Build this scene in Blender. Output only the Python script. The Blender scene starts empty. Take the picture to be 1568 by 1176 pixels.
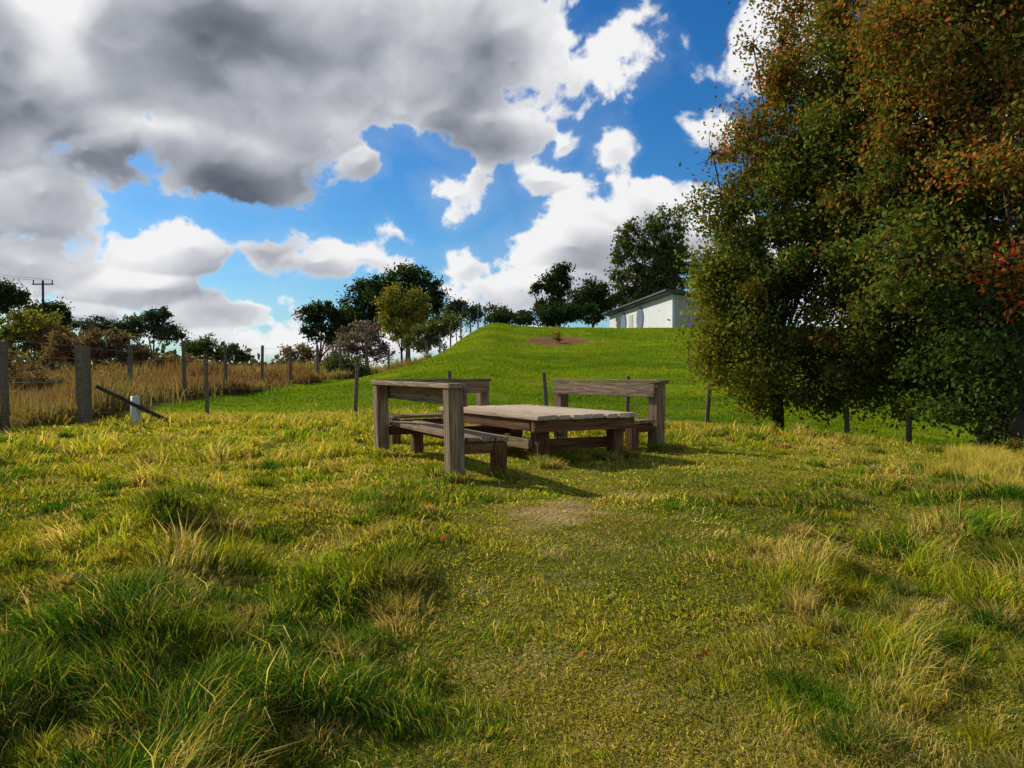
import bpy, math, numpy as np
from mathutils import Vector, Matrix
R=np.random.default_rng(7)
S=bpy.context.scene
COL=S.collection
F=1184.0; CX=784.0; HY=569.0; CZ=1.6
def W(px,py,d): return ((px-CX)/F*d, d, CZ+(HY-py)/F*d)   # surveyed bearing/elevation/distance -> metres
def ss(a,b,x):
    t=np.clip((np.asarray(x,float)-a)/(b-a),0,1); return t*t*(3-2*t)
GR=[np.random.default_rng(100+i).random((256,256)) for i in range(8)]
def vn(x,y,s,k=0):
    x=np.asarray(x,float)/s+37.3; y=np.asarray(y,float)/s+11.7
    xi=np.floor(x).astype(int); yi=np.floor(y).astype(int); fx=x-xi; fy=y-yi
    fx=fx*fx*(3-2*fx); fy=fy*fy*(3-2*fy); g=GR[k%8]
    a=g[xi%256,yi%256]; b=g[(xi+1)%256,yi%256]; c=g[xi%256,(yi+1)%256]; d=g[(xi+1)%256,(yi+1)%256]
    return (a*(1-fx)+b*fx)*(1-fy)+(c*(1-fx)+d*fx)*fy
def fbm(x,y,s,k=0,o=3):
    r=0;t=0;a=1
    for i in range(o):
        r=r+a*vn(x,y,s/2**i,k+i); t+=a; a*=.5
    return r/t
# ------------------------------------------------------------ terrain
FENX=lambda y: np.interp(y,[0,15,22,30,38,46,54,62,74,90],[-10.5,-10.3,-10.9,-11.1,-10.9,-10.2,-8.6,-6.0,-2.6,2])
YC=lambda x: np.interp(x,[-30,-5,0,4.2,6.9,12,30],[20,19.5,18.5,15.8,10.8,6,3])
TUS=[(-2.55,5.7,.62,.18),(-.9,6.2,.3,.05),(-1.6,3.6,.5,.09),(-3.4,4.2,.6,.10),(-.75,4.7,.35,.08),(-2.2,3.0,.4,.06),(3.2,5.0,.6,.05),(4.4,6.8,.7,.07),(-5.5,8.,.8,.06),(2.6,3.4,.5,.05)]
def H(x,y):
    x=np.asarray(x,float); y=np.asarray(y,float)
    side=.15+.95*ss(.1,-.8,x)+.5*ss(1,2.5,x)
    pl=.45*ss(0,7,y)+((fbm(x,y,1.3,0)-.5)*.18+(fbm(x,y,.5,5)-.5)*.18)*ss(10,5,y)*side+(fbm(x,y,5,2)-.5)*.12*ss(2,5,np.abs(x-.3)+np.abs(y-10.5)*.5)
    for (a,b,r,h) in TUS: pl=pl+h*np.exp(-((x-a)**2+(y-b)**2)/(r*r*.5))
    L=np.interp(y,[15,22,30,40,60,100],[.1,.28,.75,1.05,1.05,1.0])
    Rr=np.interp(y,[8,15,30,60,100],[-.2,-.12,-.1,.0,.0])
    m=ss(-7,3,x); base=L*(1-m)+Rr*m
    pr=0
    for dy in (-4,-2,0,2,4): pr=pr+np.interp(y+dy,[16,28,42,55,66,73,110,160],[0,.9,2.0,3.55,5.25,5.75,5.6,1])/5
    ml=ss(-9.5,-1.0,x); mr=1-ss(.30,.62,x/np.maximum(y,5))*ss(60,40,y)
    mr=mr*(1-ss(40,70,x))
    fld=base+pr*ml*mr+(fbm(x,y,7,4)-.5)*.34+(fbm(x,y,2.2,3)-.5)*.14
    t=ss(0,4.2,y-YC(x))
    z=pl*(1-t)+fld*t
    far=ss(110,220,np.hypot(x,y)); z=z*(1-far)+(-1.5)*far
    return z
def h(x,y): return float(H(x,y))
def mesh_np(name,co,loops,starts,cols=None,mat=None,smooth=False,parent=None):
    me=bpy.data.meshes.new(name)
    co=np.ascontiguousarray(co,dtype=np.float32); 
    me.vertices.add(len(co)); me.vertices.foreach_set('co',co.ravel())
    me.loops.add(len(loops)); me.loops.foreach_set('vertex_index',np.ascontiguousarray(loops,dtype=np.int32))
    me.polygons.add(len(starts)); me.polygons.foreach_set('loop_start',np.ascontiguousarray(starts,dtype=np.int32))
    if smooth: me.polygons.foreach_set('use_smooth',np.ones(len(starts),dtype=bool))
    me.update(calc_edges=True)
    if cols is not None:
        a=me.attributes.new('Col','FLOAT_COLOR','POINT')
        c=np.ones((len(co),4),dtype=np.float32); c[:,:3]=cols; a.data.foreach_set('color',c.ravel())
    ob=bpy.data.objects.new(name,me); COL.objects.link(ob)
    if mat: me.materials.append(mat)
    if parent: ob.parent=parent
    return ob
def empty(name):
    e=bpy.data.objects.new(name,None); e.empty_display_size=.2; COL.objects.link(e); return e
# ------------------------------------------------------------ materials
class N:
    def __init__(s,tree): s.t=tree; s.n=tree.nodes; s.l=tree.links
    def new(s,ty,**k):
        n=s.n.new(ty)
        for a,b in k.items(): setattr(n,a,b)
        return n
    def put(s,sock,v):
        if isinstance(v,bpy.types.NodeSocket): s.l.new(v,sock)
        elif v is not None: sock.default_value=v
    def m(s,op,a,b=None,c=None,clamp=False):
        n=s.new('ShaderNodeMath',operation=op,use_clamp=clamp)
        for i,v in enumerate((a,b,c)):
            if v is not None: s.put(n.inputs[i],v)
        return n.outputs[0]
    def v(s,op,a,b=None,sc=None):
        n=s.new('ShaderNodeVectorMath',operation=op)
        s.put(n.inputs[0],a)
        if b is not None: s.put(n.inputs[1],b)
        if sc is not None: s.put(n.inputs['Scale'],sc)
        return n.outputs['Value'] if op in('LENGTH','DOT_PRODUCT') else n.outputs[0]
    def noise(s,vec,scale,detail=4,rough=.55,dist=0):
        n=s.new('ShaderNodeTexNoise'); s.put(n.inputs['Vector'],vec); n.inputs['Scale'].default_value=scale
        n.inputs['Detail'].default_value=detail; n.inputs['Roughness'].default_value=rough; n.inputs['Distortion'].default_value=dist
        return n.outputs[0]
    def ramp(s,f,st):
        n=s.new('ShaderNodeValToRGB'); s.put(n.inputs[0],f); e=n.color_ramp.elements
        while len(e)<len(st): e.new(.5)
        for i,(p,c) in enumerate(st): e[i].position=p; e[i].color=(*c,1) if len(c)==3 else c
        return n.outputs[0]
    def mix(s,f,a,b,bt='MIX'):
        n=s.new('ShaderNodeMix',data_type='RGBA',blend_type=bt)
        s.put(n.inputs[0],f); s.put(n.inputs[6],(*a,1) if isinstance(a,tuple) and len(a)==3 else a); s.put(n.inputs[7],(*b,1) if isinstance(b,tuple) and len(b)==3 else b)
        return n.outputs[2]
    def mr(s,x,a,b,c=0,d=1,smooth=True):
        n=s.new('ShaderNodeMapRange'); n.interpolation_type='SMOOTHSTEP' if smooth else 'LINEAR'
        s.put(n.inputs[0],x)
        for i,q in enumerate((a,b,c,d)): n.inputs[1+i].default_value=q
        return n.outputs[0]
def newmat(name):
    m=bpy.data.materials.new(name); m.use_nodes=True; m.node_tree.nodes.clear()
    g=N(m.node_tree); out=g.new('ShaderNodeOutputMaterial'); return m,g,out
def leafmat(name,trans=.35):
    m,g,out=newmat(name)
    a=g.new('ShaderNodeAttribute',attribute_name='Col')
    p=g.new('ShaderNodeBsdfDiffuse'); g.put(p.inputs['Color'],a.outputs['Color'])
    t=g.new('ShaderNodeBsdfTranslucent'); c=g.mix(1.0,a.outputs['Color'],(1.3,1.2,.6),'MULTIPLY'); g.put(t.inputs[0],c)
    mx=g.new('ShaderNodeMixShader'); mx.inputs[0].default_value=trans
    g.l.new(p.outputs[0],mx.inputs[1]); g.l.new(t.outputs[0],mx.inputs[2]); g.l.new(mx.outputs[0],out.inputs[0])
    return m
M_leaf=leafmat('leaf_foliage',.38); M_grass=leafmat('grass_blade',.45)
def woodmat(name,c1,c2,c3,green=.2,scale=1.0):
    m,g,out=newmat(name)
    tc=g.new('ShaderNodeTexCoord').outputs['Object']
    oi=g.new('ShaderNodeObjectInfo').outputs['Random']
    off=g.v('ADD',tc,g.new('ShaderNodeObjectInfo').outputs['Location'])
    st=g.v('MULTIPLY',off,(1.6*scale,28*scale,28*scale))
    n1=g.noise(st,1.4,6,.65,.6); n2=g.noise(off,3.5,4); n3=g.noise(st,5,3)
    col=g.ramp(n1,[(.3,c1),(.5,c2),(.72,c3)])
    col=g.mix(g.mr(n2,.52,.75,0,green),col,(.10,.12,.05))
    col=g.mix(g.mr(oi,0,1,0,.5),col,(.58,.50,.43),'MULTIPLY')
    p=g.new('ShaderNodeBsdfPrincipled'); g.put(p.inputs['Base Color'],col); p.inputs['Roughness'].default_value=.9
    p.inputs['Specular IOR Level'].default_value=.12
    b=g.new('ShaderNodeBump'); b.inputs['Strength'].default_value=.8; b.inputs['Distance'].default_value=.014
    g.put(b.inputs['Height'],g.m('ADD',n1,g.m('MULTIPLY',n3,.5))); g.l.new(b.outputs[0],p.inputs['Normal'])
    g.l.new(p.outputs[0],out.inputs[0]); return m
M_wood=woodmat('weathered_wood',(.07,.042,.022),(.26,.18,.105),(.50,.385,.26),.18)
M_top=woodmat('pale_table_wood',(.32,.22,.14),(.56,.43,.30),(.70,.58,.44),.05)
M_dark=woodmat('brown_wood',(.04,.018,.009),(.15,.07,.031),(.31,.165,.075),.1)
M_post=woodmat('fence_post_wood',(.06,.045,.03),(.15,.12,.085),(.28,.235,.18))
M_bark=woodmat('bark',(.02,.016,.012),(.05,.04,.03),(.09,.07,.05),.3,.4)
def plain(name,c,rough=.6,metal=0,var=.2,sc=3):
    m,g,out=newmat(name)
    tc=g.new('ShaderNodeTexCoord').outputs['Object']; n=g.noise(tc,sc,5)
    col=g.mix(g.mr(n,.3,.7,0,1),tuple(v*(1-var) for v in c),c)
    p=g.new('ShaderNodeBsdfPrincipled'); g.put(p.inputs['Base Color'],col); p.inputs['Roughness'].default_value=rough; p.inputs['Metallic'].default_value=metal
    g.l.new(p.outputs[0],out.inputs[0]); return m
M_wire=plain('galvanised_wire',(.22,.22,.21),.6,.3)
M_white=plain('white_render',(.60,.60,.60),.8,0,.08,.8)
M_roof=plain('roof_metal',(.04,.048,.06),.7,.0)
M_glass=plain('window_glass',(.03,.05,.08),.1)
M_frame=plain('window_frame',(.04,.05,.075),.6)
M_grey=plain('grey_cladding',(.40,.39,.36),.8,0,.15)
M_tube=plain('plastic_guard',(.50,.51,.38),.5)
# ground material
m,g,out=newmat('ground_grass')
tc=g.new('ShaderNodeTexCoord').outputs['Object']
a=g.new('ShaderNodeAttribute',attribute_name='Col').outputs['Color']
n1=g.noise(tc,.45,6,.65); n2=g.noise(tc,4,5,.75); n3=g.noise(tc,28,3,.7)
c=g.mix(g.mr(n1,.42,.62,0,.6),a,g.mix(1.0,a,(1.5,1.12,.9),'MULTIPLY'))
c=g.mix(g.mr(n2,.42,.62,0,.7),c,g.mix(1.0,c,(.5,.55,.4),'MULTIPLY'))
c=g.mix(g.mr(n3,.45,.7,0,.6),c,g.mix(1.0,c,(1.6,1.45,1.4),'MULTIPLY'))
p=g.new('ShaderNodeBsdfDiffuse'); g.put(p.inputs['Color'],c)
b=g.new('ShaderNodeBump'); b.inputs['Strength'].default_value=1; b.inputs['Distance'].default_value=.12
g.put(b.inputs['Height'],g.m('ADD',n2,g.m('MULTIPLY',n3,.6))); g.l.new(b.outputs[0],p.inputs['Normal']); g.l.new(p.outputs[0],out.inputs[0]); M_ground=m
# ------------------------------------------------------------ ground sheet
nx,ny=620,760
xs=np.sinh(7.2*np.linspace(-1,1,nx))*2.6
ys=6+1.6*np.sinh(7.6*np.linspace(-.45,1,ny))
X,Y=np.meshgrid(xs,ys); Z=H(X,Y)
def bands(x,y): return ss(.30,.68,.45*fbm(x+y*.15,y*2.2,9,3)+.35*fbm(x,y*1.6,3.0,6)+.20*fbm(x,y,1.1,1))
def gcol(x,y):
    x=np.asarray(x,float);y=np.asarray(y,float)
    n=fbm(x,y,2.2,1)[...,None]; nn=bands(x,y)[...,None]
    pl=np.array([.12,.135,.02])*(1-n)+np.array([.26,.21,.045])*n
    plf=np.array([.20,.25,.022])*(1-n)+np.array([.40,.34,.05])*n
    k=ss(5,13,y)[...,None]; pl=pl*(1-k)+plf*k
    fl=np.array([.09,.175,.010])*(1-nn)+np.array([.22,.30,.014])*nn
    tt=ss(0,3,y-YC(x))[...,None]; c=pl*(1-tt)+fl*tt
    rim=(np.exp(-((y-YC(x)-.6)/1.6)**2)*ss(.3,.6,fbm(x,y,1.5,2)))[...,None]*.8; c=c*(1-rim)+np.array([.28,.20,.07])*rim
    r=ss(.3,-1.2,x-FENX(y))[...,None]*ss(12,15,y)[...,None]; c=c*(1-r)+np.array([.19,.14,.05])*r
    s=ss(1.15,.6,np.hypot((x-3.6)/2.8,(y-57)/4.2)+(fbm(x,y,1.2,6)-.5)*.9)[...,None]; c=c*(1-s)+np.array([.24,.13,.07])*s
    d=ss(1.25,.3,np.hypot((x-.33)/.42,(y-6.4)/.6)+(fbm(x,y,.3,6)-.5)*1.2)[...,None]; c=c*(1-d)+np.array([.42,.32,.15])*d
    pt=(np.exp(-((x-.30)/.45)**2)*ss(8,6,y)*ss(.48,.66,fbm(x,y,.35,4)))[...,None]*.6; c=c*(1-pt)+np.array([.34,.27,.11])*pt
    far=ss(120,220,np.hypot(x,y))[...,None]; c=c*(1-far)+np.array([.06,.09,.03])*far
    return c
idx=np.arange(nx*ny).reshape(ny,nx)
q=np.stack([idx[:-1,:-1],idx[:-1,1:],idx[1:,1:],idx[1:,:-1]],-1).reshape(-1,4)
mesh_np('ground',np.stack([X,Y,Z],-1).reshape(-1,3),q.ravel(),np.arange(len(q))*4,gcol(X,Y).reshape(-1,3),M_ground,True)
# ------------------------------------------------------------ grass
def blades(name,x,y,ln,wd,ang,bend,col,mat=M_grass,zoff=0,tipc=1.25):
    n=len(x); z=H(x,y)-.01+zoff
    dx=np.cos(ang); dy=np.sin(ang)
    side=R.uniform(0,2*np.pi,n); sx=np.cos(side)*wd/2; sy=np.sin(side)*wd/2
    b1=bend*.35; b2=bend
    mx=x+dx*ln*np.sin(b1)*.55; my=y+dy*ln*np.sin(b1)*.55; mz=z+ln*np.cos(b1)*.55
    tx=mx+dx*ln*np.sin(b2)*.5; ty=my+dy*ln*np.sin(b2)*.5; tz=mz+ln*np.cos(b2)*.5
    co=np.empty((n,5,3))
    co[:,0]=np.stack([x-sx,y-sy,z],-1); co[:,1]=np.stack([x+sx,y+sy,z],-1)
    co[:,2]=np.stack([mx-sx*.8,my-sy*.8,mz],-1); co[:,3]=np.stack([mx+sx*.8,my+sy*.8,mz],-1)
    co[:,4]=np.stack([tx,ty,tz],-1)
    lp=(np.arange(n)[:,None]*5+np.array([0,1,3,2,2,3,4])).ravel()
    st=(np.arange(n)[:,None]*7+np.array([0,4])).ravel()
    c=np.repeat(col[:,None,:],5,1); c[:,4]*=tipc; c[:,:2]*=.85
    return mesh_np(name,co.reshape(-1,3),lp,st,c.reshape(-1,3),mat)
GREEN=np.array([.15,.28,.018]); YG=np.array([.44,.42,.026]); STRAW=np.array([.68,.51,.16]); DG=np.array([.045,.125,.016]); BR=np.array([.32,.21,.075])
def grasscol(x,y,n):
    a=fbm(x,y,.9,1); b=fbm(x,y,.4,3); c3=fbm(x,y,2.6,5); e=fbm(x,y,1.3,7); q=fbm(x,y,.3,2)
    path=np.exp(-((x-.30)/.62)**2)*ss(7.5,5.5,y)
    w=np.empty((n,5)); far=ss(6,13,y)
    w[:,0]=.7+2.8*ss(.48,.66,a)+.1*far
    w[:,1]=1.5+2.2*ss(.42,.65,c3)+1.3*far+1.6*path
    w[:,2]=.22+3.6*ss(.53,.68,b)*ss(.38,.58,e)+.5*path+.3*far
    w[:,3]=.2+4.6*ss(.46,.62,1-c3)*ss(.5,-.5,x)*ss(8,5.5,y)+2.2*ss(.5,.66,1-e)*(1-path)*(1-far)
    w[:,3]*=1-.7*path
    w[:,4]=.15+1.2*ss(.53,.68,q)*(1-.6*far)
    w/=w.sum(1,keepdims=True); cw=np.cumsum(w,1); r=R.random(n)[:,None]; k=(r>cw).sum(1).clip(0,4)
    P=np.stack([GREEN,YG,STRAW,DG,BR]); col=P[k]*R.uniform(.6,1.3,(n,1))*(1+R.uniform(-.1,.1,(n,3)))
    return col,k
n=570000
y=1.5*(22/1.5)**R.random(n); x=R.uniform(-.84,.84,n)*(y+.6)
keep=(y<YC(x)+2.0); 
dp=np.hypot((x-.33)/.40,(y-6.4)/.55)+(fbm(x,y,.3,6)-.5)*1.2; keep&=~((dp<.9)&(R.random(n)<.8))
x=x[keep];y=y[keep];n=len(x)
col,k=grasscol(x,y,n)
rough=fbm(x,y,.34,2); rough2=fbm(x,y,1.4,4)
path=np.exp(-((x-.32)/.70)**4)*ss(8.5,6.5,y); path=np.maximum(path,ss(3.4,2.0,np.hypot((x-1.0)*.9,y-9.3)))
ln=(.028+.13*ss(.46,.68,rough)*(.2+1.0*ss(.38,.62,rough2))*(1-.85*path)+.010*ss(.0,-1,x))*(1-.1*path)*R.uniform(.5,1.5,n)
ln=np.where(k==2,ln*1.35,ln)*(1+.2*ss(9,16,y))
ang=fbm(x,y,.8,6)*16.0+R.normal(0,.9,n)
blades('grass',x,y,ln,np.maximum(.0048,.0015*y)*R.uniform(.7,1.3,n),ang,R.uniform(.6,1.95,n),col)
n=170000
y=17*(76/17)**R.random(n); x=-11+R.random(n)*(.45*y+24); keep=(y>YC(x)+1)&(x>FENX(y)+.3)&(np.hypot((x-3.6)/2.6,(y-57)/4)>1)&(np.hypot(x-14,y-74)>6)
keep&=fbm(x,y,1.2,5)>.36
x=x[keep];y=y[keep];n=len(x); mixr=(R.random(n)*.4+.6*bands(x,y))[:,None]
blades('pasture_grass',x,y,R.uniform(.04,.13,n),.0012*y,R.uniform(0,6.28,n),R.uniform(.4,1.4,n),np.array([.09,.19,.01])*(1-mixr)+np.array([.27,.33,.018])*mixr)
# tussocks
tx=[];ty=[];tl=[];tcol=[];ta=[]
cent=[(a,b,r,hh*5,3) for a,b,r,hh in TUS]
for i in range(520):
    yy=2.2*(18/2.2)**R.random(); xx=R.uniform(-.8,.8)*yy
    if abs(xx-.3)<.9 and yy<9: continue
    if yy>7.2 and -2.4<xx<3.6 and yy<14: continue
    cent.append((xx,yy,R.uniform(.05,.22),R.uniform(.08,.42),int(R.choice(4,p=[.24,.2,.24,.32]))))
for (a0,b0) in [(-.60,8.1),(-.05,8.35),(.35,9.7),(.4,9.3),(1.2,10.1),(2.1,11.2),(2.3,11.3),(-1.7,10.5),(1.5,10.4),(-.9,8.7),(.8,9.9)]:
    cent.append((a0,b0-.05,.14,.5,0)); cent.append((a0+.1,b0-.12,.1,.4,2))
for (a0,b0,r,hh,ci) in cent:
    nb=int(500*r/.3); rr=np.abs(R.normal(0,r*.55,nb)); th=R.uniform(0,6.28,nb)
    tx.append(a0+rr*np.cos(th)); ty.append(b0+rr*np.sin(th)); ta.append(th+R.normal(0,.5,nb))
    tl.append(R.uniform(.4,1.2,nb)*(.07+.20*min(hh,.75)))
    base=[GREEN*.8,YG*.65,STRAW*.65,DG*.9][ci]
    mixr=R.random((nb,1)); alt=[STRAW,GREEN,YG][R.integers(3)]
    tcol.append((base*(1-mixr*.5)+alt*mixr*.5)*R.uniform(.6,1.3,(nb,1)))
tx=np.concatenate(tx);ty=np.concatenate(ty);n=len(tx)
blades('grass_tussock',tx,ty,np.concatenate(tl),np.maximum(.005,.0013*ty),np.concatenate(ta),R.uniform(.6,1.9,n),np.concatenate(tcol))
n=110000
y=R.uniform(14,60,n)**1.0; x=FENX(y)+.5-np.abs(R.normal(0,1,n))*(2.5+y*.12)
den=fbm(x,y,2.5,4); keep=R.random(n)<ss(.3,.6,den); x=x[keep];y=y[keep];n=len(x)
mixr=R.random((n,1)); c=np.array([.32,.22,.09])*(1-mixr)+np.array([.14,.14,.04])*mixr
br=ss(.40,.56,fbm(x,y,4,2))[:,None]; c=c*(1-.7*br)+np.array([.17,.085,.045])*.7*br
ln=R.uniform(.3,1.0,n)*(.25+1.5*fbm(x,y,2,6)**1.3)
blades('long_dry_grass',x,y,ln,.0016*y*R.uniform(.6,1.4,n),R.uniform(0,6.28,n),R.uniform(.1,.9,n),c)
n=26000
x=R.uniform(-12,15,n); y=YC(x)+R.normal(.5,.9,n); keep=fbm(x,y,1.4,2)>.42
x=x[keep];y=y[keep];n=len(x); mixr=R.random((n,1))
blades('crest_grass',x,y,R.uniform(.06,.17,n),.0016*y,R.uniform(0,6.28,n),R.uniform(.2,1.2,n),(STRAW*.7*(1-mixr)+YG*mixr*.8))
n=60000
x=R.uniform(4.6,9,n); y=R.uniform(5,10.5,n); keep=(x/y>.5+.12*fbm(x,y,.8,1))&(fbm(x,y,.8,3)>.45)&(y<YC(x)+1); x=x[keep];y=y[keep];n=len(x); mixr=R.random((n,1))
blades('long_straw_grass',x,y,R.uniform(.1,.26,n),.009*np.ones(n),1.0+R.normal(0,.9,n),R.uniform(.3,1.4,n),(STRAW*.9*(1-mixr)+YG*mixr))
# fallen leaves
pts=[W(660,888,4.2),W(1065,855,4.7),W(995,812,5.5),W(1045,1000,3.2),W(890,955,3.6),W(175,1030,3.1),W(1050,1150,2.6)]+[(R.uniform(-3,5),R.uniform(3,8),0) for _ in range(40)]
co=[];cc=[]
for (x0,y0,_) in pts:
    a0=R.uniform(0,6.28); s=.018; z0=h(x0,y0)+.05
    for da,rr in ((0,1.4),(1.57,.8),(3.14,1.4),(4.71,.8)): co.append((x0+math.cos(a0+da)*s*rr,y0+math.sin(a0+da)*s*rr,z0+.02*math.cos(da))); cc.append([(.55,.08,.02),(.5,.2,.04),(.45,.22,.08)][int(a0*7)%3])
mesh_np('fallen_leaves',np.array(co),np.arange(len(co)),np.arange(len(pts))*4,np.array(cc),M_leaf)
# ------------------------------------------------------------ beams
import bmesh
def beam(name,p0,p1,w,ht,mat,parent=None,up=(0,0,1),bev=.008,taper=0):
    p0=Vector(p0);p1=Vector(p1); d=p1-p0; L=d.length; ex=d.normalized(); u=Vector(up)
    if abs(ex.dot(u))>.98: u=Vector((0,1,0))
    ey=u.cross(ex).normalized(); ez=ex.cross(ey)
    bm=bmesh.new(); bmesh.ops.create_cube(bm,size=1)
    bmesh.ops.scale(bm,vec=(L,w,ht),verts=bm.verts)
    for v in bm.verts:
        v.co+=Vector((R.uniform(-.008,.008),R.uniform(-.004,.004),R.uniform(-.004,.004)))
    if bev: bmesh.ops.bevel(bm,geom=list(bm.edges),offset=bev,segments=2,affect='EDGES',profile=.6)
    me=bpy.data.meshes.new(name); bm.to_mesh(me); bm.free(); me.materials.append(mat)
    ob=bpy.data.objects.new(name,me); COL.objects.link(ob)
    Mx=Matrix((ex,ey,ez)).transposed().to_4x4(); Mx.translation=(p0+p1)/2; ob.matrix_world=Mx
    if parent: ob.parent=parent
    return ob
G0=.45
def bench(A,B,vsign,mat=M_wood):
    e=empty('wooden_bench'); A=Vector((*A,0));B=Vector((*B,0)); u=(B-A).normalized(); v=Vector((u.y,-u.x,0))*vsign
    up=Vector((0,0,1)); z=lambda k:up*(G0+k)
    for i,P in enumerate((A,B)):
        beam(f'back_post_{i+1}',P+z(-.25),P+z(.975)-v*.03,.18,.165,mat,e,up=tuple(v))
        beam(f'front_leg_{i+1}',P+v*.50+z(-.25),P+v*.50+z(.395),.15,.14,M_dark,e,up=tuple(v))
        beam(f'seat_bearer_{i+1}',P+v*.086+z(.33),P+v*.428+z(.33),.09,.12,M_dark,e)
    beam('top_rail',A-u*.14+z(1.0)-v*.03,B+u*.14+z(1.0)-v*.03,.20,.05,mat,e)
    beam('back_board',A-u*.06+z(.872)+v*.093,B+u*.06+z(.872)+v*.096,.04,.195,mat,e)
    for j in range(3):
        k=.18+j*.165
        beam(f'seat_board_{j+1}',A-u*.08+v*k+z(.423),B+u*.08+v*k+z(.423),.148,.05,mat,e)
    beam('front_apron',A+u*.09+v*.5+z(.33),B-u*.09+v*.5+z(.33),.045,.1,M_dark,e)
bench((-.60,8.2),(-1.80,10.75),1)
bench((2.12,11.4),(.82,13.1),-1)
bench((-2.15,12.75),(-.52,13.85),1)
e=empty('wooden_picnic_table')
C0=Vector((.28,9.42,0)); u=Vector((-.49,.87,0)).normalized(); v=Vector((.866,.5,0)).normalized(); LT=2.9; WT=1.62
def TP(a,b,z): return C0+u*a+v*b+Vector((0,0,G0+.035+z))
nb=9; w=WT/nb
for i in range(nb):
    beam(f'top_board_{i+1}',TP(R.uniform(-.06,.05),w*(i+.5),.545),TP(LT+R.uniform(-.03,.03),w*(i+.5),.545),w-.016,.055,M_top,e)
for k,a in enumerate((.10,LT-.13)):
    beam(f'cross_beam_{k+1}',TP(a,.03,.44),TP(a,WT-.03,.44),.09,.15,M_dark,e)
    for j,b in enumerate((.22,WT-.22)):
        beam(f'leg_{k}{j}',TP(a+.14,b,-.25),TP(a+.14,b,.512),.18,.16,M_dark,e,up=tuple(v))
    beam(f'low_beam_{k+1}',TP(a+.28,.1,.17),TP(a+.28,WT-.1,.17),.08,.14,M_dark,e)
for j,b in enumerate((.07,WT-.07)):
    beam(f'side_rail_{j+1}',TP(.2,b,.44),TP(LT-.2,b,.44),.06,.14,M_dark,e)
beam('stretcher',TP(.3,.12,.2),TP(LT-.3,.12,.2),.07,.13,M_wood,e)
# ------------------------------------------------------------ tubes
class TB:
    def __init__(s): s.v=[];s.f=[]
    def tube(s,pts,rad,n=6):
        pts=[np.array(p,float) for p in pts]; b=len(s.v)
        for i,p in enumerate(pts):
            d=pts[min(i+1,len(pts)-1)]-pts[max(i-1,0)]; d/=np.linalg.norm(d)+1e-9
            a=np.cross(d,(0,0,1) if abs(d[2])<.9 else (1,0,0)); a/=np.linalg.norm(a); c=np.cross(d,a)
            for k in range(n):
                t=2*math.pi*k/n; s.v.append(p+rad[i]*(math.cos(t)*a+math.sin(t)*c))
        for i in range(len(pts)-1):
            for k in range(n): s.f.append((b+i*n+k,b+i*n+(k+1)%n,b+(i+1)*n+(k+1)%n,b+(i+1)*n+k))
        s.f.append(tuple(b+(len(pts)-1)*n+k for k in range(n)))
    def make(s,name,mat,parent=None,smooth=True):
        me=bpy.data.meshes.new(name); me.from_pydata([tuple(p) for p in s.v],[],s.f); me.materials.append(mat)
        if smooth: me.polygons.foreach_set('use_smooth',np.ones(len(s.f),dtype=bool))
        ob=bpy.data.objects.new(name,me); COL.objects.link(ob)
        if parent: ob.parent=parent
        return ob
def fence(name,posts,ph,pr,wires,square=False):
    e=empty(name); tb=TB(); tops=[]
    for i,(x,y,*o) in enumerate(posts):
        hh=o[0] if o else ph; rr=o[1] if len(o)>1 else pr; z=h(x,y); lx,ly=R.normal(0,.035,2)
        tb.tube([(x,y,z-.3),(x+lx*.5,y+ly*.5,z+hh*.5),(x+lx,y+ly,z+hh)],[rr,rr*.98,rr*.93],8)
        tops.append((x,y,z,hh))
    tb.make('posts',M_post,e,False)
    wb=TB()
    for a,b in zip(tops[:-1],tops[1:]):
        for wv in wires:
            p=[]
            for t in (0,.5,1):
                x=a[0]+(b[0]-a[0])*t; y=a[1]+(b[1]-a[1])*t
                p.append((x,y+pr,a[2]+(b[2]-a[2])*t+wv-(.02 if t==.5 else 0)))
            wb.tube(p,[.0022+.00004*a[1]]*3,4)
    wb.make('wires',M_wire,e)
L=[(-9.85,15.0,1.75,.09),(-10.4,18.6,1.9,.07),(-10.9,22,2.0,.075)]
for y in (26,30,34,38,42,46,50,54,57,60,62.5,65,67.5,70,72,74): L.append((float(FENX(y)),y,2.0+R.uniform(-.1,.1),.07))
fence('deer_fence',L,2.0,.07,[.2,.45,.7,.95,1.2,1.5,1.8])
P2=[]
for px,top,d in [(-120,560,17),(130,530,17.2),(317,553,20.5),(543,560,20.5),(690,568,20.5),(838,570,20),(960,576,19.3),(1081,590,17.4),(1298,625,15.8),(1393,632,14.2),(1500,640,12.8),(1640,650,11.5)]:
    x=(px-CX)/F*d; zt=CZ+(HY-top)/F*d; P2.append((x,d,max(.6,zt-h(x,d)),.15 if px==130 else .055))
fence('wire_fence',P2,1.2,.055,[.25,.5,.75,.95])
beam('fence_strut',(-9.3,17.3,h(-9.3,17.3)+.85),(-7.6,17.6,h(-7.6,17.6)-.05),.08,.08,M_bark)
tb=TB(); x,d=(207-CX)/F*17.5,17.5; z=h(x,d); tb.tube([(x,d,z-.1),(x,d,z+.62)],[.11,.10],14); tb.tube([(x,d,z+.62),(x,d,z+.60)],[.10,.085],14); tb.make('tree_guard',M_tube)
tb=TB(); x,d=(1054-CX)/F*40,40; z=h(x,d); tb.tube([(x,d,z-.2),(x,d,z+1.2)],[.05,.05],8); tb.tube([(x-.1,d,z+1.1),(x+.1,d,z+1.1)],[.03,.03],6); tb.make('marker_stake',M_post)
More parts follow.
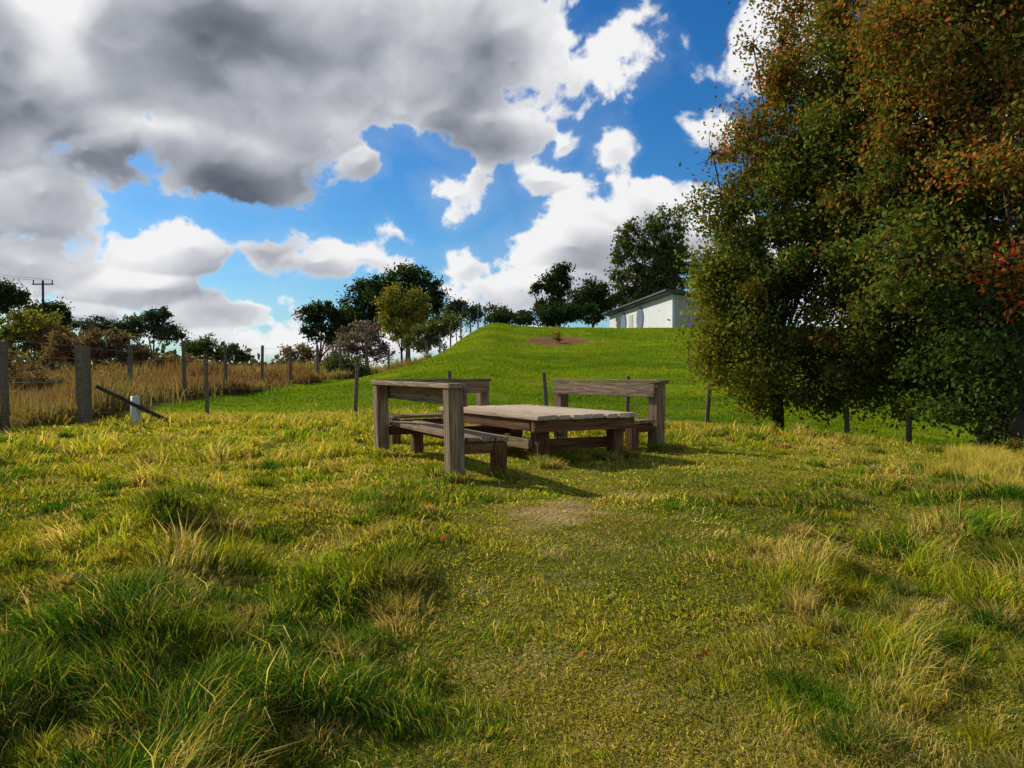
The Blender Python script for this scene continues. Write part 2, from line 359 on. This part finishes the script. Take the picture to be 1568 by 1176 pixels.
e=empty('utility_pole'); tb=TB(); x,y,zt=W(67,430,66); tb.tube([(x,y,h(x,y)-1),(x,y,zt)],[.13,.09],8); tb.tube([(x-.9,y,zt-.3),(x+.9,y,zt-.3)],[.06,.06],6)
for q in (-.8,0,.8): tb.tube([(x+q,y,zt-.3),(x+q,y,zt+.05)],[.04,.05],6)
tb.make('pole',M_bark,e)
wb=TB()
for q in (-.8,.8): wb.tube([(x+q,y,zt+.05),(x+q-20,y-15,zt+1.2),(x+q-45,y-32,zt+5)],[.012]*3,4)
wb.make('cables',M_wire,e)
# ------------------------------------------------------------ trees
PAL={
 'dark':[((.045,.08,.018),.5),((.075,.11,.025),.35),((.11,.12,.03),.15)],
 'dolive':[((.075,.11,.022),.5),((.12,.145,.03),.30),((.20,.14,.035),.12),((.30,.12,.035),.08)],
 'olive':[((.105,.145,.025),.42),((.17,.185,.035),.26),((.07,.105,.022),.19),((.30,.15,.035),.13)],
 'rust':[((.12,.15,.028),.38),((.32,.15,.035),.27),((.46,.15,.03),.14),((.22,.20,.035),.21)],
 'red':[((.55,.07,.03),.45),((.45,.14,.03),.30),((.13,.15,.03),.25)],
 'yellow':[((.28,.25,.04),.5),((.15,.17,.035),.5)],
 'lime':[((.16,.205,.025),.55),((.26,.26,.03),.3),((.28,.17,.035),.15)],
 'brown':[((.22,.14,.07),.5),((.16,.11,.06),.35),((.12,.12,.04),.15)],
 'pink':[((.20,.15,.13),.6),((.14,.12,.10),.4)],
 'birch':[((.08,.11,.035),.5),((.12,.145,.04),.35),((.19,.17,.04),.15)],
 'pine':[((.028,.055,.018),.55),((.05,.075,.025),.35),((.08,.095,.03),.10)],
 'blue':[((.05,.085,.05),.6),((.08,.11,.055),.4)]}
def tree(name,base,blobs,nleaf,leaf,pal,tr,stems=1,csig=.28,cperm=1.0,twigs=True,seed=0,lift=.35):
    rg=np.random.default_rng(seed+int(abs(base[0])*97+base[1]*13))
    e=empty(name); bx,by=base; bz=h(bx,by)
    vol=np.array([b[3]*b[5]*b[6] for b in blobs]); tot=vol.sum()
    tb=TB(); co=[];cc=[]
    P0=np.array([bx,by,bz-.3])
    forks=[]
    topz=np.mean([b[2] for b in blobs])
    for s in range(stems):
        off=rg.normal(0,.25*tr*3,2) if stems>1 else (0,0)
        fz=bz+(topz-bz)*lift; F0=np.array([bx+off[0]*2.5,by+off[1]*2.5,fz])
        st=P0+np.array([off[0],off[1],0])
        tb.tube([st+(0,0,0),st+(F0-st)*.12,st+(F0-st)*.5+rg.normal(0,tr*.3,3),F0],[tr*1.5,tr*1.05,tr*.9,tr*.75],8); forks.append(F0)
    for bi,b in enumerate(blobs):
        c=np.array(b[:3]); r=np.array(b[3:6]); pl=PAL[b[7] if len(b)>7 else pal]
        f=forks[bi%len(forks)]
        mid=(f+c)/2+rg.normal(0,.06*np.linalg.norm(c-f)+.01,3); mid[2]+=.1*np.linalg.norm(c-f)
        k0=min(1,3.0/(np.linalg.norm(c-f)+.1)) if nleaf>50000 else 1
        tb.tube([f,f+(mid-f)*.5,mid,c],[tr*.5*k0,tr*.38*k0,tr*.26*k0,tr*.14],6)
        nl=int(nleaf*vol[bi]/tot); nc=max(8,int((r[0]*r[2]/(csig*csig))*2.2*cperm))
        d=rg.normal(0,1,(nc,3)); d/=np.linalg.norm(d,axis=1,keepdims=True)
        rad=rg.uniform(.25,1.0,(nc,1))**.6*rg.uniform(.8,1.18,(nc,1)); cl=c+d*r*rad
        cl[:,2]=np.maximum(cl[:,2],bz+.25)
        if twigs:
            for j in range(min(nc,70)):
                p=cl[j]; m0=(c+p)/2+rg.normal(0,.08*np.linalg.norm(p-c),3)
                tb.tube([c,m0,p],[tr*.13,tr*.08,tr*.03],4)
        k=rg.integers(0,nc,nl); sz=rg.uniform(.5,1.6,(nc,1))
        pos=cl[k]+rg.normal(0,csig*.62,(nl,3))*sz[k]*np.array([1,1,.75])
        pc=np.array([q[0] for q in pl]); pw=np.array([q[1] for q in pl]); pw=pw/pw.sum()
        ck=rg.choice(len(pl),nc,p=pw); lk=np.where(rg.random(nl)<.4,ck[k],rg.choice(len(pl),nl,p=pw))
        col=pc[lk]*rg.uniform(.65,1.4,(nl,1))*rg.uniform(.8,1.2,(nc,1))[k]
        co.append(pos);cc.append(col)
    pos=np.concatenate(co);col=np.concatenate(cc);n=len(pos)
    a=rg.normal(0,1,(n,3)); a/=np.linalg.norm(a,axis=1,keepdims=True); b=np.cross(a,rg.normal(0,1,(n,3))); b/=np.linalg.norm(b,axis=1,keepdims=True)
    L=leaf*rg.uniform(.6,1.35,(n,1)); q=np.stack([pos-a*L*.6,pos+b*L*.34+a*L*.0,pos+a*L*.6,pos-b*L*.34],1)
    mesh_np('leaves',q.reshape(-1,3),np.arange(4*n),np.arange(n)*4,np.repeat(col,4,0),M_leaf,parent=e)
    tb.make('trunk_and_limbs',M_bark,e); return e
def bl(px,py,d,rx,ry,den=1,pal=None,dd=None,ddp=0):
    x,y,z=W(px,py,d+ddp); s=d/F; r=[x,y,z,rx*s,(dd if dd else rx*s*.9),ry*s,den]
    if pal: r.append(pal)
    return tuple(r)
d=16.5
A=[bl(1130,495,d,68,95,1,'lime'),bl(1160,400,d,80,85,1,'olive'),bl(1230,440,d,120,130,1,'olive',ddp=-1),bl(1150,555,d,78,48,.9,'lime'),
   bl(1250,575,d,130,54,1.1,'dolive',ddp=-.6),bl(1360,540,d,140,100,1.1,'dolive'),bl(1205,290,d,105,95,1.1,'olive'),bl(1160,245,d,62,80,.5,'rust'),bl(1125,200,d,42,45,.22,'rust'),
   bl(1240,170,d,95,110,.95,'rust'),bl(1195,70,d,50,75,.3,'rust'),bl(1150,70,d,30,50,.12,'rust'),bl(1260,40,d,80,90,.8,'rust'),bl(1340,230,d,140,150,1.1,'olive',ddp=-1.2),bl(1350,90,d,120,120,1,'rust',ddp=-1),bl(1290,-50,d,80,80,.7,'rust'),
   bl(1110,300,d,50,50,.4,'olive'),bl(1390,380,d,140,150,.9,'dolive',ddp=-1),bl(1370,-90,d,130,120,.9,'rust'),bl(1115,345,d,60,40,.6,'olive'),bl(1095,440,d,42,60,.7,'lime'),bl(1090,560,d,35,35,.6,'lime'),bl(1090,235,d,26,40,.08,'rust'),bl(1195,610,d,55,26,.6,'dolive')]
tree('hawthorn_tree',(W(1200,0,d)[0],d),A,180000,.08,'olive',.11,3,.33,seed=1)
d=13.6
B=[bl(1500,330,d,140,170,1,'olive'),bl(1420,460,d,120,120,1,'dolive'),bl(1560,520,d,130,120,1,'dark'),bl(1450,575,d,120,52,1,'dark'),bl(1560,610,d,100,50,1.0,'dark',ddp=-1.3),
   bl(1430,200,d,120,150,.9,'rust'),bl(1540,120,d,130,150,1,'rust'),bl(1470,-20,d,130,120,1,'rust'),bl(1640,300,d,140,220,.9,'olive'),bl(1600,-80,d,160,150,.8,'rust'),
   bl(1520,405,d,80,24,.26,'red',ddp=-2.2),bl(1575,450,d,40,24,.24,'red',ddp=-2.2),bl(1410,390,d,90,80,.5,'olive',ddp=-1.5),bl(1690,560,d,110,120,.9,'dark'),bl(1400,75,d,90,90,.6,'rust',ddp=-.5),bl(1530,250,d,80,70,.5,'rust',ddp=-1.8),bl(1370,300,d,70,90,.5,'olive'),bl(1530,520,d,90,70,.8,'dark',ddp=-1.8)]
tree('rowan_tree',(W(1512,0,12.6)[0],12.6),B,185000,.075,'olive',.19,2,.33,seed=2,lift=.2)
def bt(name,px,d,spec,nleaf,pal,tr=.2,**k):
    b=[bl(p,q,d,rx,ry,den,*(o if o else ())) for (p,q,rx,ry,den,*o) in spec]
    tree(name,(W(px,0,d)[0],d),b,nleaf,d*.0032,pal,tr,csig=k.pop('csig',d*.0065),**k)
bt('pine_tree',625,105,[(620,430,52,22,1),(650,450,30,30,1),(590,455,38,28,1),(630,475,48,35,1)],17000,'pine',.4)
bt('pine_tree',560,108,[(565,455,24,24,1),(545,480,30,24,1),(575,490,40,28,1)],10000,'pine',.35)
bt('pine_tree',490,100,[(490,478,28,18,1),(478,500,16,18,1),(510,505,26,20,1),(530,500,20,24,1)],10000,'pine',.3)
bt('birch_tree',615,78,[(600,462,22,24,.7),(630,478,28,28,.7),(610,500,34,24,.7),(645,462,16,16,.5)],8000,'yellow',.15)
bt('bare_shrub',552,66,[(552,520,38,34,.5),(530,545,30,22,.5),(575,535,25,24,.4)],4500,'pink',.10,stems=3)
bt('shrub',470,55,[(462,548,26,20,.6),(495,560,28,16,.6),(440,562,20,12,.5)],5000,'brown',.08,stems=2)
bt('shrub',650,72,[(650,520,30,26,.8),(675,502,26,20,.8),(695,488,20,12,.8)],6000,'birch',.1)
bt('broadleaf_tree',700,95,[(695,472,16,14,.6),(725,478,20,12,.6),(765,482,18,10,.6)],4000,'blue',.15)
bt('pine_tree',848,98,[(850,418,14,14,.6),(835,438,18,14,.7),(864,440,16,14,.7),(848,470,26,20,1),(862,412,8,8,.6)],8000,'pine',.3)
bt('pine_tree',908,105,[(910,440,20,14,.9),(895,465,24,22,1),(918,475,22,20,1)],7000,'pine',.3)
bt('hedge',860,84,[(800,486,26,10,1),(840,484,34,12,1),(885,482,30,13,1),(770,490,20,8,1)],9000,'pine',.12)
bt('birch_tree',1000,106,[(1015,350,32,38,.5),(970,370,24,34,.5),(950,400,17,44,.45),(1000,410,42,42,.8),(955,450,22,42,.7),(1030,400,30,46,.7),(1010,450,40,32,.9),(965,345,8,16,.3),(1045,325,9,20,.3)],26000,'birch',.25,csig=.55)
bt('broadleaf_tree',1085,110,[(1085,430,40,50,.9),(1130,400,50,60,.9)],8000,'birch',.25)
bt('pine_tree',15,75,[(10,440,14,10,.7),(22,462,26,14,.6),(-10,455,24,20,.7)],6000,'pine',.25)
bt('pine_tree',80,85,[(75,475,30,12,1),(55,492,34,18,1),(95,490,16,14,1)],7000,'pine',.25)
bt('willow_shrub',50,45,[(50,500,42,24,.7),(20,520,40,26,.7),(85,520,34,24,.7,'brown')],12000,'yellow',.1,stems=3)
bt('willow_shrub',130,40,[(120,535,50,26,.7),(165,525,38,26,.6),(205,545,32,18,.6)],12000,'brown',.08,stems=3)
bt('broadleaf_tree',235,80,[(240,486,24,12,.6),(215,500,30,16,.6),(255,508,24,16,.6),(175,503,26,12,.7),(140,500,22,10,.7)],9000,'blue',.2)
bt('broadleaf_tree',330,110,[(300,532,24,12,1),(335,540,26,10,1),(365,545,14,12,1)],5000,'dark',.2)
bt('shrub',270,42,[(265,560,36,18,.6),(310,568,34,14,.6),(225,570,30,14,.6)],7000,'brown',.06,stems=2)
bt('shrub',20,24,[(15,585,50,36,.5),(80,600,60,26,.5),(-40,560,60,50,.5),(160,590,40,20,.4,'brown')],14000,'brown',.05,stems=3,csig=.22)
bt('shrub',400,60,[(395,572,36,10,.6),(440,575,30,9,.6),(350,572,30,10,.6)],5000,'brown',.06,stems=2)
bt('shrub',520,48,[(515,560,26,16,.6),(545,570,24,14,.6),(490,575,26,12,.6)],5000,'birch',.06,stems=2)
bt('sapling',853,55,[(853,512,5,6,.6),(853,520,6,6,.6)],160,'rust',.03,csig=.15)
bt('shrub',1556,9.5,[(1558,690,16,10,.6)],900,'olive',.01,csig=.06,stems=2)
co=[];cc=[]
for i in range(900):
    az=R.uniform(-1.25,1.25); dd=R.uniform(170,320); x0=math.sin(az)*dd; y0=math.cos(az)*dd
    hh=R.uniform(3,6.5)*(1+.5*math.sin(az*9)); n0=60
    p=np.stack([x0+R.normal(0,2.4,n0),y0+R.normal(0,2.4,n0),-1.5+np.abs(R.normal(.5,.35,n0))*hh],-1)
    co.append(p); cc.append(np.tile(np.array([(.045,.065,.03),(.07,.08,.035),(.11,.09,.04)][i%3]),(n0,1))*R.uniform(.7,1.3,(n0,1)))
pos=np.concatenate(co);col=np.concatenate(cc);n=len(pos)
a=R.normal(0,1,(n,3));a/=np.linalg.norm(a,axis=1,keepdims=True);b=np.cross(a,R.normal(0,1,(n,3)));b/=np.linalg.norm(b,axis=1,keepdims=True)
q=np.stack([pos-a*.9,pos+b*.6,pos+a*.9,pos-b*.6],1)
mesh_np('distant_treeline',q.reshape(-1,3),np.arange(4*n),np.arange(n)*4,np.repeat(col,4,0),M_leaf)
# ------------------------------------------------------------ building
e=empty('white_building')
O=Vector((14.6,70.5,0)); a=Vector((-2.2,28,0)).normalized(); b=Vector((a.y,-a.x,0)); ZB=4.9; ZE=8.75
def prism(name,pts,mat):
    bm=bmesh.new(); vs=[bm.verts.new(p) for p in pts]
    for f in ((3,2,1,0),(4,5,6,7),(0,1,5,4),(1,2,6,5),(2,3,7,6),(3,0,4,7)): bm.faces.new([vs[i] for i in f])
    bmesh.ops.recalc_face_normals(bm,faces=bm.faces)
    me=bpy.data.meshes.new(name); bm.to_mesh(me); bm.free(); me.materials.append(mat); ob=bpy.data.objects.new(name,me); COL.objects.link(ob); ob.parent=e
def Q(s,t,z): return O+a*s+b*t+Vector((0,0,z))
Lb=28;Wb=9;sl=.13
prism('walls',[Q(0,0,ZB),Q(0,Wb,ZB),Q(Lb,Wb,ZB),Q(Lb,0,ZB),Q(0,0,ZE-.1),Q(0,Wb,ZE-.1-sl*Wb),Q(Lb,Wb,ZE-.1-sl*Wb),Q(Lb,0,ZE-.1)],M_white)
prism('end_cladding',[Q(-.06,.25,ZB),Q(-.06,Wb-.1,ZB),Q(-.003,Wb-.1,ZB),Q(-.003,.25,ZB),Q(-.06,.25,ZE-.45),Q(-.06,Wb-.1,ZE-.45-sl*Wb),Q(-.003,Wb-.1,ZE-.45-sl*Wb),Q(-.003,.25,ZE-.45)],M_grey)
prism('roof',[Q(-.9,-.75,ZE+.0),Q(-.9,Wb+.5,ZE-sl*(Wb+.5)),Q(Lb+.6,Wb+.5,ZE-sl*(Wb+.5)),Q(Lb+.6,-.75,ZE+.0),Q(-.9,-.75,ZE+.3),Q(-.9,Wb+.5,ZE+.3-sl*(Wb+.5)),Q(Lb+.6,Wb+.5,ZE+.3-sl*(Wb+.5)),Q(Lb+.6,-.75,ZE+.3)],M_roof)
prism('gutter',[Q(-.95,-.9,ZE+.12),Q(-.95,-.76,ZE+.12),Q(Lb+.6,-.76,ZE+.12),Q(Lb+.6,-.9,ZE+.12),Q(-.95,-.9,ZE+.26),Q(-.95,-.76,ZE+.26),Q(Lb+.6,-.76,ZE+.26),Q(Lb+.6,-.9,ZE+.26)],M_frame)
def oval(name,s,zc,rs,rz,t,mat):
    bm=bmesh.new(); n=24; f=[bm.verts.new(Q(s+rs*math.cos(2*math.pi*i/n),-t,zc+rz*math.sin(2*math.pi*i/n))) for i in range(n)]
    bk=[bm.verts.new(v.co+b*(t+.05)) for v in f]; bm.faces.new(f)
    for i in range(n): bm.faces.new([f[i],f[(i+1)%n],bk[(i+1)%n],bk[i]])
    me=bpy.data.meshes.new(name); bm.to_mesh(me); bm.free(); me.materials.append(mat); ob=bpy.data.objects.new(name,me); COL.objects.link(ob); ob.parent=e
for i,s in enumerate((12,20)):
    oval(f'window_frame_{i+1}',s,7.2,1.55,1.3,.05,M_frame); oval(f'window_glass_{i+1}',s,7.2,1.35,1.12,.07,M_glass)
prism('door',[Q(15.2,-.05,ZB),Q(15.2,-.002,ZB),Q(17,-.002,ZB),Q(17,-.05,ZB),Q(15.2,-.05,7.9),Q(15.2,-.002,7.9),Q(17,-.002,7.9),Q(17,-.05,7.9)],M_grey)
# ------------------------------------------------------------ sun + sky
el=math.radians(31); sh=Vector((-.80,.60,0)).normalized(); sd=Vector((sh.x*math.cos(el),sh.y*math.cos(el),math.sin(el)))
sun=bpy.data.lights.new('sun','SUN'); sun.energy=5; sun.angle=math.radians(.5); sun.color=(1,.94,.82)
so=bpy.data.objects.new('sun',sun); COL.objects.link(so); so.rotation_euler=sd.to_track_quat('Z','Y').to_euler()
# procedural cloud field evaluated on an azimuth/elevation grid: R = cloud brightness, G = cloud cover
IW,IH=6144,3072
azg=(np.arange(IW)+.5)/IW*2*np.pi-np.pi
elg=(np.arange(IH//2)+.5)/IH*np.pi
def angs(px,py):
    x=(px-CX)/F; z=(HY-py)/F; return math.atan2(x,1), math.atan2(z,math.hypot(x,1))
AZ,EL=np.meshgrid(azg.astype(np.float32),elg.astype(np.float32))
GF=[g_.astype(np.float32) for g_ in GR]
def nz(u,v_,k):
    c_,s_=math.cos(k*.7),math.sin(k*.7); u,v_=u*c_-v_*s_+k*5.3+60,u*s_+v_*c_+k*9.1+60
    ui=np.floor(u).astype(np.int32); vi=np.floor(v_).astype(np.int32); fu=u-ui; fv=v_-vi
    fu=fu*fu*fu*(fu*(fu*6-15)+10); fv=fv*fv*fv*(fv*(fv*6-15)+10); G=GF[k%8]
    u0=ui&255;v0=vi&255;u1=(u0+1)&255;v1=(v0+1)&255
    a=G[u0,v0]; b=G[u1,v0]; c=G[u0,v1]; d=G[u1,v1]
    return (a+(b-a)*fu)*(1-fv)+(c+(d-c)*fu)*fv
wa=nz(AZ*9,EL*9,1)-.5; wb_=nz(AZ*9,EL*9,2)-.5; wc=nz(AZ*30,EL*30,3)-.5; wd=nz(AZ*30,EL*30,4)-.5
U=AZ+wa*.022+wc*.007; V=EL+wb_*.022+wd*.007
bil=0;amp=1;tt=0;fr=9.
for o in range(8):
    nn_=nz(U*fr,V*fr*1.2,o)
    bil=bil+amp*((1-np.abs(2*nn_-1)**1.5)*.35+.65*nn_ if o<3 else nn_); tt+=amp
    if o==1: b2=bil/tt
    if o==3: b3=bil/tt
    amp*=.60; fr*=1.98
bil=bil/tt-.545; b3=b3-.56; b2=b2-.57
lo=nz(AZ*4.5,EL*6,5)*.6+nz(AZ*10,EL*12,6)*.4-.5
mid_=nz(U*7,V*10,7)*.6+nz(U*15,V*20,0)*.4-.5
def bsum(lst,k=.10):
    acc=np.full(AZ.shape,-3.,np.float32)
    for (px,py,rx,ry,wt) in lst:
        az,e_=angs(px,py); c2=math.cos(az)**2
        i0=(np.abs(elg-e_)<3.2*ry/F+.05); j0=(np.abs(azg-az)<3.2*rx/F*1.0+.05)
        I=np.ix_(np.where(i0)[0],np.where(j0)[0]); 
        f=wt*(1-np.hypot((U[I]-az)*F/rx/c2,(V[I]-e_)*F/ry/math.sqrt(c2)))
        A0=acc[I]; hh=np.clip(.5+.5*(f-A0)/k,0,1); acc[I]=A0*(1-hh)+f*hh+k*hh*(1-hh)
    return acc
CL=[(330,60,430,190,1.0),(700,110,180,140,1.0),(330,255,190,85,1.0),(760,180,110,65,.7),(40,150,260,180,1.0),(10,80,200,170,1.3),(130,240,150,80,.9),(60,300,150,80,.8),(620,175,120,50,.6),(40,400,130,50,.6),(790,90,90,90,.9),
 (290,385,135,60,.95),(400,385,110,48,.8),(490,400,140,42,.8),(560,390,85,34,.6),(230,440,150,36,.6),(400,470,190,45,.6),(110,475,140,22,.5),(700,292,82,50,.95),(555,255,45,28,.6),(580,225,25,14,.4),
 (880,385,160,55,.85),(980,330,120,50,.6),(720,400,60,40,.5),(830,440,160,50,.7),(945,235,50,40,.6),(840,275,60,22,.4),(870,220,30,22,.35),
 (1090,205,75,55,.6),(1190,60,90,60,.5),(970,85,80,25,.10),(1080,365,90,50,.7),(1350,300,200,200,.4),(620,530,330,34,.5),
 (-300,200,320,300,.9),(500,-280,700,170,.8),(600,350,40,14,.2)]
f=bsum(CL)
far=np.clip((np.abs(AZ)-.85)/.4,0,1); hi=np.clip((EL-.65)/.25,0,1); far=np.maximum(far,hi)
f=np.where(far>0,np.maximum(f,-1)*(1-far)+far*(lo*2.2-.30),f)
f=np.maximum(f,-1.2)
D=f+bil*2.3+lo*.3; Ds=f+b2*1.3+lo*.3; Dm=f+b3*1.7+lo*.3
Dc=np.clip(Ds*.7+Dm*.3,0,1.0)
px_=IW/(2*np.pi); tau=np.zeros_like(D)
for i in range(1,17):
    s=i*.006; tau+=np.roll(np.roll(Dc,-int(round(s*.9*px_)),0),int(round(s*.5*px_)),1)*.10
sha=np.exp(-tau*1.6)
edge=np.clip(1-(D-.15)/.45,0,1)      # relief is crisp only near the sunlit rims
gy,gx=np.gradient(Ds); rel=np.clip((-gy*1.2+gx*.7)*5,-.12,.12)
gy,gx=np.gradient(Dm); rel=rel+np.clip((-gy*1.1+gx*.7)*1.6,-.10,.10)*(.30+.5*edge)
DK=[(320,275,230,60,1.1),(420,80,380,90,.8),(120,60,200,60,.5),(150,260,160,40,.6),(770,215,110,40,.7),(720,60,170,60,.5),(40,370,130,30,.6),(300,450,170,18,.5),(450,490,160,25,.5),(560,50,150,60,.5),(60,460,100,20,.5),(500,-250,700,180,.7)]
LT_=[(80,90,110,60,.7),(210,195,90,35,.7),(40,230,60,50,.6),(560,200,120,40,.5),(830,90,60,90,.5),(620,110,70,40,.5),(400,120,90,30,.3)]
dk=np.clip(bsum(DK),0,1); lt=np.clip(bsum(LT_),0,1)
br=.42+.68*sha+rel*.9-.36*dk+.46*lt+lo*.35+mid_*.28+bil*.40
br=np.where(D<.25,br+(.25-D)*.9,br)
mask=np.clip((D+.05)/.25,0,1); mask=mask*mask*(3-2*mask)
wis=np.clip(f+lo*1.0+bil*1.6+.34,0,1)*.22; mask=np.maximum(mask,wis*np.clip(1-far,0,1)); br=np.where(mask<=wis+1e-3,np.maximum(br,.75),br)
br=np.clip(br,0,1.15)
pix=np.zeros((IH,IW,4),np.float32); pix[...,3]=1; pix[IH//2:,:,0]=br; pix[IH//2:,:,1]=mask
pix=np.roll(pix,-IW//4,axis=1)   # environment map: +Y lies a quarter turn from the map's left edge
img=bpy.data.images.new('cloud_field',IW,IH,alpha=False,float_buffer=True); img.colorspace_settings.name='Non-Color'
img.pixels.foreach_set(np.ascontiguousarray(pix).ravel()); img.update(); img.pack()
w=bpy.data.worlds.new('World'); S.world=w; w.use_nodes=True; w.node_tree.nodes.clear(); g=N(w.node_tree)
out=g.new('ShaderNodeOutputWorld'); bg=g.new('ShaderNodeBackground'); bg.inputs[1].default_value=.1
sky=g.new('ShaderNodeTexSky'); sky.sky_type='NISHITA'; sky.sun_disc=False; sky.sun_elevation=el; sky.sun_rotation=math.atan2(sd.x,sd.y)
sky.air_density=1.0; sky.dust_density=.4; sky.ozone_density=2.0
dirv=g.new('ShaderNodeTexCoord').outputs['Generated']
env=g.new('ShaderNodeTexEnvironment'); env.image=img; env.interpolation='Cubic'; g.l.new(dirv,env.inputs[0])
sep=g.new('ShaderNodeSeparateColor'); g.l.new(env.outputs[0],sep.inputs[0])
cc=g.ramp(sep.outputs[0],[(.0,(.09,.105,.135)),(.3,(.21,.23,.275)),(.6,(.48,.50,.55)),(.95,(.90,.90,.91))])
cc=g.v('SCALE',cc,None,10.0)
sx=g.new('ShaderNodeSeparateXYZ'); g.put(sx.inputs[0],dirv)
hsv=g.new('ShaderNodeHueSaturation'); hsv.inputs['Saturation'].default_value=1.4; hsv.inputs['Value'].default_value=.86; g.put(hsv.inputs['Color'],sky.outputs[0])
skc=g.mix(1.0,hsv.outputs[0],(.60,.97,1.22),'MULTIPLY')
hz=g.mr(sx.outputs[2],.20,.0,0,.35); skc=g.mix(hz,skc,(3.4,5.4,7.8))
fin=g.mix(sep.outputs[1],skc,cc)
g.l.new(fin,bg.inputs[0]); g.l.new(bg.outputs[0],out.inputs[0])
w.cycles.sampling_method='MANUAL'; w.cycles.sample_map_resolution=512
# ------------------------------------------------------------ camera
cam=bpy.data.cameras.new('camera'); cam.sensor_width=36; cam.lens=36*F/1568; cam.clip_end=6000; cam.clip_start=.05
co_=bpy.data.objects.new('camera',cam); COL.objects.link(co_); co_.location=(0,0,CZ); co_.rotation_euler=(math.radians(90-.92),0,0); S.camera=co_
S.view_settings.view_transform='Standard'; S.view_settings.look='None'; S.view_settings.exposure=0
